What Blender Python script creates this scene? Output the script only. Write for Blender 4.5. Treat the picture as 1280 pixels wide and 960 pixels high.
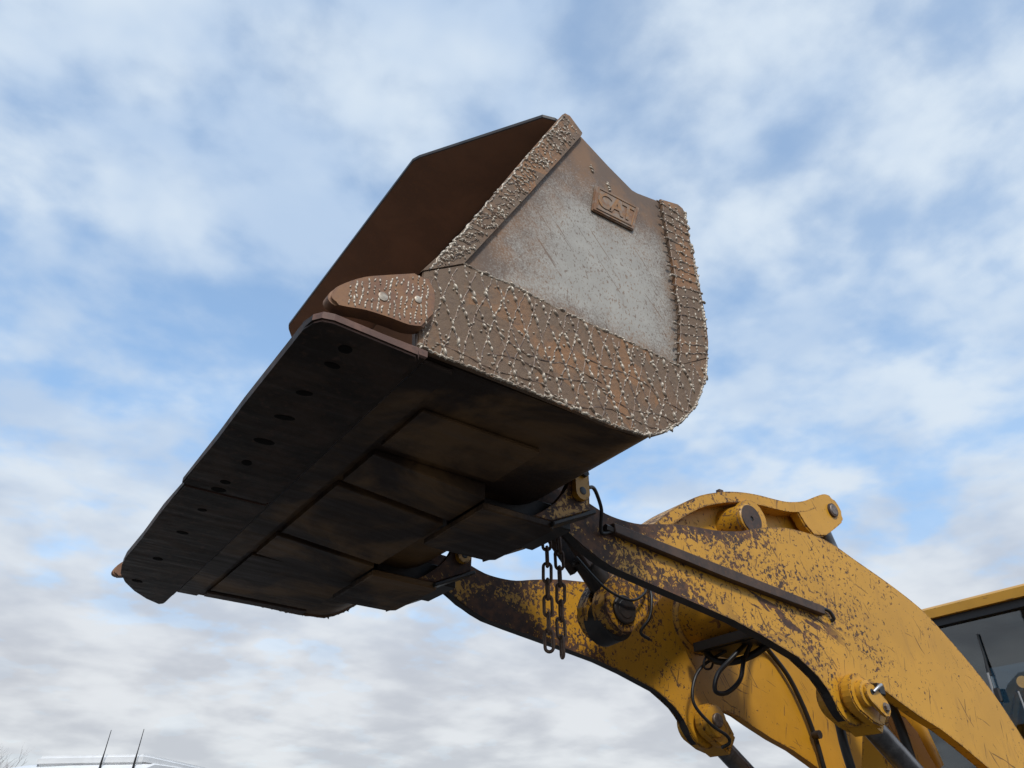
import bpy, bmesh, math, random
from math import radians, sin, cos, pi, sqrt
from mathutils import Vector, Matrix
random.seed(7)
S = bpy.context.scene
for o in list(bpy.data.objects): bpy.data.objects.remove(o, do_unlink=True)
COL = S.collection

# ------------------------------------------------------------------ camera
cd = bpy.data.cameras.new('camera'); cam = bpy.data.objects.new('camera', cd); COL.objects.link(cam)
S.camera = cam
cd.sensor_width = 36.0; cd.lens = 961.64 / 1280 * 36.0; cd.clip_start = 0.05; cd.clip_end = 3000
R3 = Matrix(((0.819684526, -0.313701813, -0.479279095), (-0.572787409, -0.440632676, -0.691199992), (0.005644660, 0.841090969, -0.540864235)))
cam.matrix_world = Matrix.Translation((0, 0, 1.6)) @ R3.to_4x4()
S.render.resolution_x = 1024; S.render.resolution_y = 768

# ------------------------------------------------------------------ sky, sun, exposure
SUN_EL = radians(44); SUN_AZ = radians(203)           # azimuth from +Y towards +X: behind the camera
sdir = Vector((sin(SUN_AZ) * cos(SUN_EL), cos(SUN_AZ) * cos(SUN_EL), sin(SUN_EL)))
sd = bpy.data.lights.new('sun', 'SUN'); sd.energy = 2.0; sd.angle = radians(9); sd.color = (1.0, 0.95, 0.88)
sun = bpy.data.objects.new('sun', sd); COL.objects.link(sun)
sun.rotation_euler = sdir.to_track_quat('Z', 'Y').to_euler(); sun.location = sdir * 60

S.view_settings.view_transform = 'Standard'; S.view_settings.look = 'None'
S.view_settings.exposure = 0.40; S.view_settings.gamma = 1.0; S.view_settings.use_curve_mapping = False


class NT:
    """small helper to write node graphs as expressions"""
    def __init__(s, tree): s.t = tree; s.n = tree.nodes; s.l = tree.links
    def node(s, typ, **kw):
        n = s.n.new(typ)
        for k, v in kw.items(): setattr(n, k, v)
        return n
    def put(s, sock, v):
        if hasattr(v, 'is_linked') or isinstance(v, bpy.types.NodeSocket): s.l.new(v, sock)
        elif isinstance(v, (tuple, list)) and sock.type == 'RGBA' and len(v) == 3: sock.default_value = (*v, 1)
        else: sock.default_value = v
    def m(s, op, a, b=0.0, c=0.0, clamp=False):
        n = s.node('ShaderNodeMath', operation=op, use_clamp=clamp)
        s.put(n.inputs[0], a); s.put(n.inputs[1], b); s.put(n.inputs[2], c)
        return n.outputs[0]
    def vm(s, op, a, b=(0, 0, 0)):
        n = s.node('ShaderNodeVectorMath', operation=op); s.put(n.inputs[0], a); s.put(n.inputs[1], b)
        return n.outputs[0]
    def scale(s, v, vec): return s.vm('MULTIPLY', v, vec)
    def noise(s, vec, scale, detail=4, rough=0.55, dist=0.0, out='Fac'):
        n = s.node('ShaderNodeTexNoise'); s.put(n.inputs['Vector'], vec)
        n.inputs['Scale'].default_value = scale; n.inputs['Detail'].default_value = detail
        n.inputs['Roughness'].default_value = rough; n.inputs['Distortion'].default_value = dist
        return n.outputs[out]
    def step(s, v, lo, hi):
        n = s.node('ShaderNodeMapRange', interpolation_type='SMOOTHSTEP'); s.put(n.inputs['Value'], v)
        s.put(n.inputs['From Min'], lo); s.put(n.inputs['From Max'], hi)
        return n.outputs[0]
    def lin(s, v, lo, hi, a=0.0, b=1.0):
        n = s.node('ShaderNodeMapRange'); s.put(n.inputs['Value'], v)
        s.put(n.inputs['From Min'], lo); s.put(n.inputs['From Max'], hi)
        s.put(n.inputs['To Min'], a); s.put(n.inputs['To Max'], b)
        return n.outputs[0]
    def mix(s, f, a, b, mode='MIX'):
        n = s.node('ShaderNodeMix', data_type='RGBA', blend_type=mode)
        s.put(n.inputs[0], f); s.put(n.inputs[6], a); s.put(n.inputs[7], b)
        return n.outputs[2]
    def sep(s, v):
        n = s.node('ShaderNodeSeparateXYZ'); s.put(n.inputs[0], v); return n.outputs
    def comb(s, x, y, z):
        n = s.node('ShaderNodeCombineXYZ'); s.put(n.inputs[0], x); s.put(n.inputs[1], y); s.put(n.inputs[2], z)
        return n.outputs[0]


W_ = bpy.data.worlds.new('World'); S.world = W_; W_.use_nodes = True
w = NT(W_.node_tree); w.n.clear()
out = w.node('ShaderNodeOutputWorld'); bg = w.node('ShaderNodeBackground')
sky = w.node('ShaderNodeTexSky', sky_type='NISHITA'); sky.sun_disc = False
sky.sun_elevation = SUN_EL; sky.sun_rotation = SUN_AZ; sky.air_density = 1.0; sky.dust_density = 0.6; sky.ozone_density = 1.5
tc = w.node('ShaderNodeTexCoord').outputs['Generated']
dx, dy, dz = w.sep(w.vm('NORMALIZE', tc))
zz = w.m('MAXIMUM', dz, 0.0)
den = w.m('ADD', zz, 0.18)
P = w.comb(w.m('DIVIDE', dx, den), w.m('DIVIDE', dy, den), 0.0)       # a flat cloud layer seen from below
warp = w.vm('SUBTRACT', w.noise(P, 1.6, 2, 0.5, out='Color'), (0.5, 0.5, 0.5))
Pw = w.vm('ADD', P, w.scale(warp, (0.10, 0.10, 0.0)))
Pr = w.comb(w.m('MULTIPLY', w.sep(Pw)[0], 1.0), w.m('MULTIPLY', w.sep(Pw)[1], 1.0), 0.0)
big = w.noise(w.vm('ADD', Pr, (3.1, 1.7, 0.4)), 1.9, 2, 0.45)
mid = w.noise(w.vm('ADD', Pr, (0.3, 5.2, 2.4)), 6.8, 3, 0.48)
fine = w.noise(w.vm('ADD', Pr, (7.3, 0.9, 1.1)), 13.0, 5, 0.55)
dens = w.m('ADD', w.m('MULTIPLY', big, 0.36), w.m('ADD', w.m('MULTIPLY', mid, 0.48), w.m('MULTIPLY', fine, 0.24)))
low = w.step(dz, 0.46, 0.08)                                          # the layer closes up towards the horizon
dens = w.m('ADD', dens, w.m('MULTIPLY', low, 0.17))
cover = w.m('MAXIMUM', w.step(dens, 0.41, 0.64), w.m('MULTIPLY', w.step(dz, 0.42, 0.16), 0.95))
cover = w.lin(cover, 0, 1, 0.38, 0.97)                                # a thin veil everywhere
tone = w.noise(w.vm('ADD', Pr, (1.3, 8.2, 5.5)), 3.4, 4, 0.5)
ccol = w.mix(w.step(tone, 0.36, 0.66), (3.75, 4.8, 6.3), (5.4, 6.15, 6.95))
thick = w.m('MULTIPLY', w.step(tone, 0.56, 0.40), w.step(dz, 0.48, 0.14))
ccol = w.mix(w.step(dz, 0.50, 0.15), ccol, w.mix(w.step(tone, 0.34, 0.68), (4.25, 4.35, 4.65), (5.85, 5.95, 6.1)))
skyc = w.mix(1.0, sky.outputs[0], (1.30, 1.80, 1.95), 'MULTIPLY')
col = w.mix(cover, skyc, ccol)
w.put(bg.inputs['Color'], col); bg.inputs['Strength'].default_value = 0.10
w.l.new(bg.outputs[0], out.inputs['Surface'])

# ------------------------------------------------------------------ materials
M = {}
def material(name, color, rough=0.6, metal=0.0, bump=None, spec=0.5, coat=0.0):
    """color/rough may be functions of (nt, coords)"""
    m = bpy.data.materials.new(name); m.use_nodes = True
    nt = NT(m.node_tree); b = nt.n['Principled BSDF']
    co = nt.node('ShaderNodeTexCoord').outputs['Object']
    c = color(nt, co) if callable(color) else color
    extra = None
    if isinstance(c, dict): extra = c; c = extra['color']
    nt.put(b.inputs['Base Color'], c)
    r = extra.get('rough', rough) if extra else rough
    nt.put(b.inputs['Roughness'], r(nt, co) if callable(r) else r)
    nt.put(b.inputs['Metallic'], extra.get('metal', metal) if extra else metal)
    b.inputs['Specular IOR Level'].default_value = spec
    b.inputs['Coat Weight'].default_value = coat
    bv = extra.get('bump') if extra else None
    if bump or bv is not None:
        bn = nt.node('ShaderNodeBump'); 
        h = bv if bv is not None else nt.noise(co, bump[0], 5, 0.6)
        st, di = (extra['bs'] if bv is not None else (bump[1], bump[2]))
        bn.inputs['Strength'].default_value = st; bn.inputs['Distance'].default_value = di
        nt.put(bn.inputs['Height'], h); nt.l.new(bn.outputs[0], b.inputs['Normal'])
    M[name] = m
    return m

def blotch(a, b_, scale=6, lo=0.4, hi=0.62, c=None, fine=40):
    def f(nt, co):
        x = nt.mix(nt.step(nt.noise(co, scale, 6, 0.6, 0.4), lo, hi), a, b_)
        if c: x = nt.mix(nt.m('MULTIPLY', nt.step(nt.noise(co, fine, 5, 0.65), 0.5, 0.72), 0.75), x, c)
        return x
    return f

def yellow(strength=1.0, x0=2.3, x1=5.4, base=0.28, streak=True, edge=False, tint=(0.55, 0.268, 0.018)):
    """worn machine paint; bare brown steel shows more towards the bucket end"""
    def f(nt, co):
        x, y, z = nt.sep(co)
        amt = nt.lin(x, x0, x1, 0.72 * strength, base)
        amt = nt.m('MAXIMUM', amt, base)
        big = nt.noise(co, 3.0, 3, 0.5)
        amt = nt.m('MULTIPLY', amt, nt.lin(big, 0.3, 0.7, 0.55, 1.45))
        if edge:
            zt = nt.m('ADD', 3.19, nt.m('MULTIPLY', nt.m('MAXIMUM', nt.m('SUBTRACT', x, 2.7), 0.0), 0.185))
            ed = nt.step(nt.m('SUBTRACT', zt, z), 0.13, 0.0)
            fade = nt.step(x, 4.3, 3.3)
            zb = nt.m('SUBTRACT', 2.98, nt.m('MULTIPLY', nt.m('SUBTRACT', x, 2.4), 0.165))
            ed2 = nt.m('MULTIPLY', nt.step(nt.m('SUBTRACT', z, zb), 0.13, 0.02), nt.step(x, 3.6, 2.8))
            nose = nt.step(x, 2.62, 2.42)
            amt = nt.m('ADD', amt, nt.m('ADD', nt.m('MULTIPLY', nt.m('MULTIPLY', ed, fade), 0.42), nt.m('ADD', nt.m('MULTIPLY', ed2, 0.22), nt.m('MULTIPLY', nose, 0.06))))
        bv = nt.node('ShaderNodeBevel', samples=4); bv.inputs['Radius'].default_value = 0.022      # wear gathers on the corners
        dt = nt.node('ShaderNodeVectorMath', operation='DOT_PRODUCT'); nt.l.new(bv.outputs[0], dt.inputs[0]); nt.l.new(nt.node('ShaderNodeNewGeometry').outputs['Normal'], dt.inputs[1])
        amt = nt.m('ADD', amt, nt.m('MULTIPLY', nt.step(dt.outputs['Value'], 0.995, 0.90), 0.42))
        n1 = nt.noise(co, 40, 8, 0.66, 0.5)
        thr = nt.m('SUBTRACT', 0.715, nt.m('MULTIPLY', amt, 0.33))
        chip = nt.step(n1, thr, nt.m('ADD', thr, 0.022))
        # scratches: thin ridges of a stretched noise, in two directions
        wv = nt.m('MULTIPLY', nt.noise(co, 5.0, 2, 0.5), 2.5)
        def scr(cx, cz, lx, lz, thr_):
            q = nt.comb(nt.m('ADD', wv, nt.m('ADD', nt.m('MULTIPLY', x, cx), nt.m('MULTIPLY', z, cz))), nt.m('MULTIPLY', y, 3.0), nt.m('ADD', nt.m('MULTIPLY', x, lx), nt.m('MULTIPLY', z, lz)))
            return nt.step(nt.noise(q, 1.0, 2, 0.5), thr_, thr_ + 0.012)
        sc = nt.m('MAXIMUM', nt.m('MAXIMUM', scr(46, 30, -2.0, 3.1, 0.692), scr(52, -14, 0.9, 3.6, 0.695)), scr(14, 50, 3.4, -1.0, 0.715))
        worn = nt.m('MAXIMUM', chip, nt.m('MULTIPLY', sc, 0.75))
        if streak:   # rubbed-through streaks below the guard rail
            q3 = nt.comb(nt.m('SUBTRACT', nt.m('MULTIPLY', x, 2.6), nt.m('MULTIPLY', z, 1.5)), y, nt.m('ADD', nt.m('MULTIPLY', z, 14.0), nt.m('MULTIPLY', x, 4.6)))
            n3 = nt.noise(q3, 1.3, 5, 0.6, 0.6)
            reg = nt.m('MULTIPLY', nt.step(x, 3.25, 3.6), nt.step(x, 4.5, 4.15))
            reg = nt.m('MULTIPLY', reg, nt.m('MULTIPLY', nt.step(z, 2.70, 2.82), nt.step(z, 3.05, 2.98)))
            worn = nt.m('MAXIMUM', worn, nt.m('MULTIPLY', reg, nt.step(n3, 0.545, 0.56)))
        rust = nt.mix(nt.step(nt.noise(co, 17, 4, 0.6), 0.4, 0.65), (0.055, 0.030, 0.022), (0.13, 0.058, 0.028))
        pnt = nt.mix(nt.step(nt.noise(co, 2.2, 4, 0.6), 0.35, 0.7), tint, tuple(c * 0.86 for c in tint))
        stain = nt.step(nt.noise(nt.scale(co, (9, 9, 2.2)), 2.0, 4, 0.6), 0.55, 0.8)
        pnt = nt.mix(nt.m('MULTIPLY', stain, 0.38), pnt, (0.24, 0.105, 0.02))
        return dict(color=nt.mix(worn, pnt, rust), rough=nt.lin(worn, 0, 1, 0.42, 0.75), bump=nt.m('MULTIPLY', worn, -1.0), bs=(0.25, 0.003))
    return f

material('arm_paint', yellow(1.0, edge=True))
material('lever_paint', yellow(1.05, 3.0, 5.0, 0.14, streak=False))
material('lug_paint', yellow(1.35, 2.0, 9.0, 0.1, streak=False))
material('keeper_paint', yellow(0.35, 2.0, 9.0, 0.1, streak=False))
material('plain_paint', yellow(0.4, 2.9, 6.0, 0.14, streak=False))
material('far_arm_paint', yellow(1.0, 2.6, 4.9, 0.16, streak=False, edge=True))
material('cab_paint', yellow(0.0, 2, 3, 0.0, streak=False))
material('bare_steel', blotch((0.050, 0.033, 0.026), (0.085, 0.050, 0.034), 7, 0.4, 0.65, (0.12, 0.055, 0.03), 45), 0.62, 0.15, (60, 0.25, 0.004))
def shell_color(nt, co):
    x, y, z = nt.sep(co)
    st = nt.noise(nt.comb(nt.m('MULTIPLY', x, 2.0), nt.m('MULTIPLY', y, 22.0), z), 1.0, 5, 0.6)      # rubbed along the digging direction
    c = nt.mix(nt.step(nt.noise(co, 1.9, 5, 0.6, 0.5), 0.42, 0.64), (0.036, 0.023, 0.017), (0.175, 0.100, 0.045))
    c = nt.mix(nt.m('MULTIPLY', nt.step(st, 0.5, 0.8), 0.3), c, (0.070, 0.046, 0.034))
    return dict(color=c, rough=nt.lin(st, 0.3, 0.7, 0.7, 0.45), metal=0.15, bump=nt.noise(co, 30, 6, 0.65), bs=(0.3, 0.005))
material('shell_steel', shell_color, spec=0.22)
material('inner_rust', blotch((0.25, 0.150, 0.100), (0.32, 0.185, 0.118), 3.5, 0.4, 0.65, (0.33, 0.18, 0.10), 60), 0.8, 0.0, (50, 0.2, 0.003))
def edge_color(nt, co):
    x, y, z = nt.sep(co)
    st = nt.noise(nt.comb(nt.m('MULTIPLY', x, 3.0), nt.m('MULTIPLY', y, 26.0), z), 1.0, 6, 0.65)
    c = nt.mix(nt.step(nt.noise(co, 4.0, 5, 0.6, 0.5), 0.4, 0.64), (0.026, 0.018, 0.014), (0.058, 0.036, 0.025))
    c = nt.mix(nt.m('MULTIPLY', nt.step(st, 0.52, 0.80), 0.35), c, (0.070, 0.052, 0.042))
    c = nt.mix(nt.m('MULTIPLY', nt.step(nt.noise(co, 30, 5, 0.65), 0.52, 0.70), 0.6), c, (0.095, 0.050, 0.034))
    return dict(color=c, rough=nt.lin(st, 0.3, 0.7, 0.75, 0.5), metal=0.1, bump=nt.m('ADD', nt.noise(co, 26, 6, 0.65), nt.m('MULTIPLY', st, 0.4)), bs=(0.3, 0.005))
material('edge_steel', edge_color, spec=0.2)
material('edge_rust', blotch((0.11, 0.058, 0.043), (0.17, 0.088, 0.062), 8, 0.4, 0.65, (0.08, 0.045, 0.035), 50), 0.7, 0.05, (50, 0.3, 0.004))
material('black_steel', blotch((0.018, 0.016, 0.016), (0.04, 0.03, 0.025), 8), 0.5, 0.2, (60, 0.2, 0.003))
material('rubber', (0.012, 0.012, 0.013), 0.45)
material('rod_chrome', blotch((0.20, 0.20, 0.21), (0.12, 0.12, 0.125), 10), 0.28, 0.9)
material('chain_steel', blotch((0.10, 0.065, 0.05), (0.16, 0.10, 0.07), 30), 0.6, 0.45, (90, 0.3, 0.002))
material('pin_steel', blotch((0.13, 0.10, 0.085), (0.22, 0.18, 0.15), 40), 0.5, 0.55, (80, 0.2, 0.002))
material('bead_metal', blotch((0.25, 0.19, 0.14), (0.52, 0.45, 0.36), 20, 0.36, 0.60, (0.18, 0.115, 0.08), 75), 0.40, 0.25)
material('bead_brown', blotch((0.10, 0.066, 0.05), (0.17, 0.105, 0.07), 22, 0.4, 0.6, (0.36, 0.29, 0.22), 50), 0.5, 0.15)
material('recess_shade', (0.011, 0.009, 0.008), 0.9, 0, None, 0.1)
def band_color(nt, co):
    v = nt.node('ShaderNodeTexVoronoi', feature='F1'); nt.put(v.inputs['Vector'], co); v.inputs['Scale'].default_value = 9
    cell = nt.sep(v.outputs['Color'])[0]
    c = nt.mix(nt.step(cell, 0.25, 0.8), (0.155, 0.098, 0.060), (0.255, 0.128, 0.058))
    c = nt.mix(nt.step(nt.noise(co, 5, 5, 0.6, 0.5), 0.42, 0.62), c, (0.158, 0.104, 0.066))
    c = nt.mix(nt.m('MULTIPLY', nt.step(nt.noise(co, 70, 4, 0.6), 0.5, 0.7), 0.5), c, (0.085, 0.052, 0.038))
    return dict(color=c, rough=0.72, bump=nt.noise(co, 48, 6, 0.65), bs=(0.55, 0.008))
material('band_rust', band_color)
def panel_color(nt, co):
    x, y, z = nt.sep(co)
    dl = nt.m('SUBTRACT', nt.m('MULTIPLY', nt.m('SUBTRACT', x, 1.15), 0.892), nt.m('MULTIPLY', nt.m('SUBTRACT', z, 3.45), 0.451))
    dt = nt.m('SUBTRACT', nt.m('SUBTRACT', 4.27, z), nt.m('MULTIPLY', nt.m('SUBTRACT', x, 1.55), 0.16))
    d = nt.m('MINIMUM', nt.m('MINIMUM', dl, dt), nt.m('MINIMUM', nt.m('SUBTRACT', 2.20, x), nt.m('MULTIPLY', nt.m('SUBTRACT', z, 3.47), 2.0)))
    d = nt.m('ADD', d, nt.m('MULTIPLY', nt.m('SUBTRACT', nt.noise(co, 4.5, 5, 0.6, 0.4), 0.5), 0.34))
    fine = nt.m('SUBTRACT', nt.noise(co, 120, 6, 0.75), 0.5)
    grey = nt.step(nt.m('ADD', d, nt.m('MULTIPLY', fine, 0.80)), -0.12, 0.24)
    pits = nt.step(nt.noise(nt.scale(co, (1.0, 1.0, 0.6)), 92, 5, 0.68), 0.555, 0.62)
    q = nt.comb(nt.m('ADD', nt.m('MULTIPLY', x, 52.0), nt.m('MULTIPLY', z, 44.0)), y, nt.m('SUBTRACT', nt.m('MULTIPLY', z, 2.6), nt.m('MULTIPLY', x, 2.4)))
    scr = nt.step(nt.noise(q, 0.9, 2, 0.5, 0.5), 0.685, 0.70)
    drip = nt.step(nt.noise(nt.scale(co, (22, 1, 2.6)), 1.0, 3, 0.5), 0.62, 0.68)
    drip = nt.m('MULTIPLY', drip, nt.step(z, 3.75, 3.6))
    grey = nt.m('MULTIPLY', grey, nt.m('SUBTRACT', 1.0, nt.m('MAXIMUM', nt.m('MULTIPLY', pits, 0.8), nt.m('MAXIMUM', nt.m('MULTIPLY', scr, 0.8), nt.m('MULTIPLY', drip, 0.7)))))
    rust = nt.mix(nt.step(nt.noise(co, 5.5, 5, 0.6), 0.42, 0.64), (0.135, 0.090, 0.064), (0.205, 0.115, 0.062))
    pnt = nt.mix(nt.step(nt.noise(co, 8, 4, 0.6), 0.35, 0.7), (0.325, 0.300, 0.260), (0.385, 0.358, 0.312))
    return dict(color=nt.mix(grey, rust, pnt), rough=nt.lin(grey, 0, 1, 0.72, 0.5), bump=grey, bs=(0.15, 0.002))
material('panel_grey', panel_color)
material('plate_rust', blotch((0.25, 0.19, 0.145), (0.20, 0.10, 0.05), 14, 0.4, 0.6, (0.33, 0.17, 0.07), 45), 0.7, 0, (70, 0.3, 0.003))
material('letter_rust', blotch((0.30, 0.15, 0.06), (0.22, 0.155, 0.11), 18, 0.4, 0.6, (0.17, 0.095, 0.055), 50), 0.75, 0, (60, 0.5, 0.004))
material('tooth_rust', blotch((0.20, 0.10, 0.058), (0.26, 0.13, 0.06), 9, 0.4, 0.62, (0.14, 0.085, 0.06), 60), 0.65, 0.1, (50, 0.3, 0.004))
material('dark_trim', (0.015, 0.015, 0.017), 0.5)
material('white_paint', blotch((0.78, 0.78, 0.78), (0.72, 0.72, 0.72), 3), 0.3, 0, None, 0.5, 0.3)
material('bark', blotch((0.09, 0.07, 0.055), (0.13, 0.10, 0.08), 8), 0.9)
material('asphalt', blotch((0.050, 0.047, 0.044), (0.075, 0.068, 0.060), 0.7, 0.4, 0.6, (0.04, 0.038, 0.036), 8), 0.85, 0, (12, 0.4, 0.02))
material('interior_dark', blotch((0.03, 0.03, 0.032), (0.045, 0.045, 0.048), 5), 0.8)
material('amber_glow', (0.75, 0.25, 0.03), 0.25)
em = bpy.data.materials['amber_glow'].node_tree.nodes['Principled BSDF']; em.inputs['Emission Color'].default_value = (1.0, 0.42, 0.16, 1); em.inputs['Emission Strength'].default_value = 1.6  # emission imitates a warm reflection in the windscreen
material('tail_red', (0.35, 0.02, 0.015), 0.25)
material('silver_steel', (0.45, 0.45, 0.45), 0.35, 0.8)
gm = bpy.data.materials.new('tinted_glass'); gm.use_nodes = True
g = NT(gm.node_tree); g.n.clear(); go = g.node('ShaderNodeOutputMaterial')
tr = g.node('ShaderNodeBsdfTransparent'); tr.inputs[0].default_value = (0.36, 0.46, 0.52, 1)
gl = g.node('ShaderNodeBsdfGlossy'); gl.inputs['Roughness'].default_value = 0.02
fr = g.node('ShaderNodeFresnel'); fr.inputs[0].default_value = 1.5
mx = g.node('ShaderNodeMixShader'); g.put(mx.inputs[0], g.m('ADD', fr.outputs[0], 0.07)); g.l.new(tr.outputs[0], mx.inputs[1]); g.l.new(gl.outputs[0], mx.inputs[2])
g.l.new(mx.outputs[0], go.inputs[0]); M['tinted_glass'] = gm

# ------------------------------------------------------------------ builders (all coordinates in metres, world axes: x to the rear of the loader, y across it, z up)
def thing(name, label, cat, loc, group=None):
    e = bpy.data.objects.new(name, None); COL.objects.link(e); e.location = loc
    e.empty_display_size = 0.3; e['label'] = label; e['category'] = cat
    if group: e['group'] = group
    return e
def origin(o):
    v = Vector(o.location); p = o.parent
    while p: v = v + Vector(p.location); p = p.parent
    return v
def link(name, me, m, parent=None, smooth=False, label=None, kind=None):
    me.materials.append(M[m]) if isinstance(m, str) else None
    for f_ in me.polygons: f_.use_smooth = bool(smooth)
    if smooth and smooth is not True:
        me.set_sharp_from_angle(angle=radians(smooth))
    o = bpy.data.objects.new(name, me); COL.objects.link(o)
    if parent: o.parent = parent; o.location = -origin(parent)
    if label: o['label'] = label
    if kind: o['kind'] = kind
    return o
def mesh_of(bm, name):
    me = bpy.data.meshes.new(name); bmesh.ops.recalc_face_normals(bm, faces=bm.faces); bm.to_mesh(me); bm.free(); return me
def data(name, v, f_):
    me = bpy.data.meshes.new(name); me.from_pydata(v, [], f_); me.update(); return me
def add_prism(bm, pts, a, b, axis='y', bevel=0.0, seg=1):
    def P3(p, t):
        return {'y': (p[0], t, p[1]), 'z': (p[0], p[1], t), 'x': (t, p[0], p[1])}[axis]
    lo = [bm.verts.new(P3(p, a)) for p in pts]; hi = [bm.verts.new(P3(p, b)) for p in pts]
    fs = [bm.faces.new(lo), bm.faces.new(hi[::-1])]
    n = len(pts)
    for i in range(n): fs.append(bm.faces.new((lo[i], hi[i], hi[(i + 1) % n], lo[(i + 1) % n])))
    if bevel > 0:
        ed = list(fs[0].edges) + list(fs[1].edges)
        bmesh.ops.bevel(bm, geom=ed, offset=bevel, segments=seg, affect='EDGES', clamp_overlap=True)
    return bm
def prism(name, pts, a, b, m, parent, axis='y', bevel=0.004, seg=1, smooth=False, **kw):
    bm = bmesh.new(); add_prism(bm, pts, a, b, axis, bevel, seg)
    return link(name, mesh_of(bm, name), m, parent, smooth, **kw)
def add_box(bm, x, y, z, bevel=0.0):
    add_prism(bm, [(x[0], z[0]), (x[1], z[0]), (x[1], z[1]), (x[0], z[1])], y[0], y[1], 'y', bevel)
def box(name, x, y, z, m, parent, bevel=0.006, **kw):
    bm = bmesh.new(); add_box(bm, x, y, z, bevel); return link(name, mesh_of(bm, name), m, parent, **kw)
def add_lathe(bm, prof, p0, d, seg=32, caps=True):
    """prof: (distance along d, radius)"""
    d = Vector(d).normalized(); u = d.orthogonal().normalized(); v = d.cross(u); p0 = Vector(p0)
    rings = []
    for t, r in prof:
        rings.append([bm.verts.new(p0 + d * t + (u * cos(2 * pi * k / seg) + v * sin(2 * pi * k / seg)) * max(r, 1e-4)) for k in range(seg)])
    for A, B in zip(rings, rings[1:]):
        for k in range(seg): bm.faces.new((A[k], A[(k + 1) % seg], B[(k + 1) % seg], B[k]))
    if caps: bm.faces.new(rings[0][::-1]); bm.faces.new(rings[-1])
def lathe(name, prof, p0, d, m, parent, seg=32, smooth=35, **kw):
    bm = bmesh.new(); add_lathe(bm, prof, p0, d, seg); return link(name, mesh_of(bm, name), m, parent, smooth, **kw)
def disc(name, x, z, y0, y1, r, m, parent, bev=0.005, seg=32, **kw):
    L = y1 - y0
    return lathe(name, [(0, r - bev), (bev, r), (L - bev, r), (L, r - bev)], (x, y0, z), (0, 1, 0), m, parent, seg, **kw)
def catmull(p, n=8, closed=False):
    p = [Vector(q) for q in p]; o = []
    N = len(p)
    for i in range(N if closed else N - 1):
        a, b, c, d = (p[(i - 1) % N], p[i], p[(i + 1) % N], p[(i + 2) % N]) if closed else (p[max(i - 1, 0)], p[i], p[i + 1], p[min(i + 2, N - 1)])
        for k in range(n):
            t = k / n
            o.append(0.5 * ((2 * b) + (c - a) * t + (2 * a - 5 * b + 4 * c - d) * t * t + (3 * b - a - 3 * c + d) * t ** 3))
    if not closed: o.append(p[-1])
    return o
def add_tube(bm, pts, r, seg=10, closed=False):
    pts = [Vector(q) for q in pts]; n = len(pts); rings = []
    rr = r if isinstance(r, (list, tuple)) else [r] * n
    prev = None
    for i, p in enumerate(pts):
        a = pts[(i - 1) % n] if (closed or i > 0) else p; b = pts[(i + 1) % n] if (closed or i < n - 1) else p
        t = (b - a).normalized()
        u = (prev - t * prev.dot(t)) if prev else t.orthogonal()
        u = u.normalized() if u.length > 1e-6 else t.orthogonal().normalized(); prev = u; v = t.cross(u)
        rings.append([bm.verts.new(p + (u * cos(2 * pi * k / seg) + v * sin(2 * pi * k / seg)) * rr[i]) for k in range(seg)])
    for i in range(n if closed else n - 1):
        A, B = rings[i], rings[(i + 1) % n]
        for k in range(seg): bm.faces.new((A[k], A[(k + 1) % seg], B[(k + 1) % seg], B[k]))
    if not closed: bm.faces.new(rings[0][::-1]); bm.faces.new(rings[-1])
def tube(name, pts, r, m, parent, seg=10, smooth=True, n=8, **kw):
    bm = bmesh.new(); add_tube(bm, catmull(pts, n) if n > 1 else pts, r, seg); return link(name, mesh_of(bm, name), m, parent, 60, **kw)
def arc(cx, cz, r, a0, a1, n=10):
    return [(cx + r * cos(radians(a0 + (a1 - a0) * i / n)), cz + r * sin(radians(a0 + (a1 - a0) * i / n))) for i in range(n + 1)]
def smooth2(pts, n=4):
    return [(q.x, q.z) for q in catmull([(a, 0, b) for a, b in pts], n)]

# ------------------------------------------------------------------ ground
bm = bmesh.new(); add_prism(bm, [(-1500, -1500), (1500, -1500), (1500, 1500), (-1500, 1500)], -0.5, 0.0, 'z')
grd = link('ground', mesh_of(bm, 'ground'), 'asphalt'); grd['kind'] = 'structure'

# ------------------------------------------------------------------ wheel loader
Y0 = 1.856; WID = 3.0; YC = Y0 + WID / 2; Y1 = Y0 + WID
loader = thing('wheel_loader', 'yellow wheel loader with scratched paint holding its big rusty bucket high in the air', 'wheel loader', (7.0, YC, 0))

# ---- bucket shell: floor, rolled heel, back and folded top, one bent plate
outer = [(0.93, 3.040), (1.10, 3.038), (1.40, 3.036), (1.66, 3.034)] + smooth2([(1.78, 3.033), (1.88, 3.040), (1.99, 3.090), (2.105, 3.185), (2.205, 3.300), (2.285, 3.44), (2.335, 3.60), (2.352, 3.82), (2.345, 4.08), (2.335, 4.31)], 4) + [(2.333, 4.44), (2.318, 4.485), (2.285, 4.500), (2.16, 4.468), (2.00, 4.438), (1.84, 4.518), (1.69, 4.612), (1.585, 4.678)]
def offset(poly, d):
    o = []
    for i, p in enumerate(poly):
        a = Vector(poly[max(i - 1, 0)]); b = Vector(poly[min(i + 1, len(poly) - 1)]); t = (b - a).normalized()
        o.append((p[0] - t.y * d, p[1] + t.x * d))
    return o
shell_poly = outer + offset(outer, 0.028)[::-1]
bm = bmesh.new(); add_prism(bm, shell_poly, Y0 + 0.012, Y1 - 0.012, 'y')
bucket = link('bucket', mesh_of(bm, 'bucket'), 'shell_steel', loader, 30)
bucket.data.materials.append(M['inner_rust'])
no = len(outer)
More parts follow.
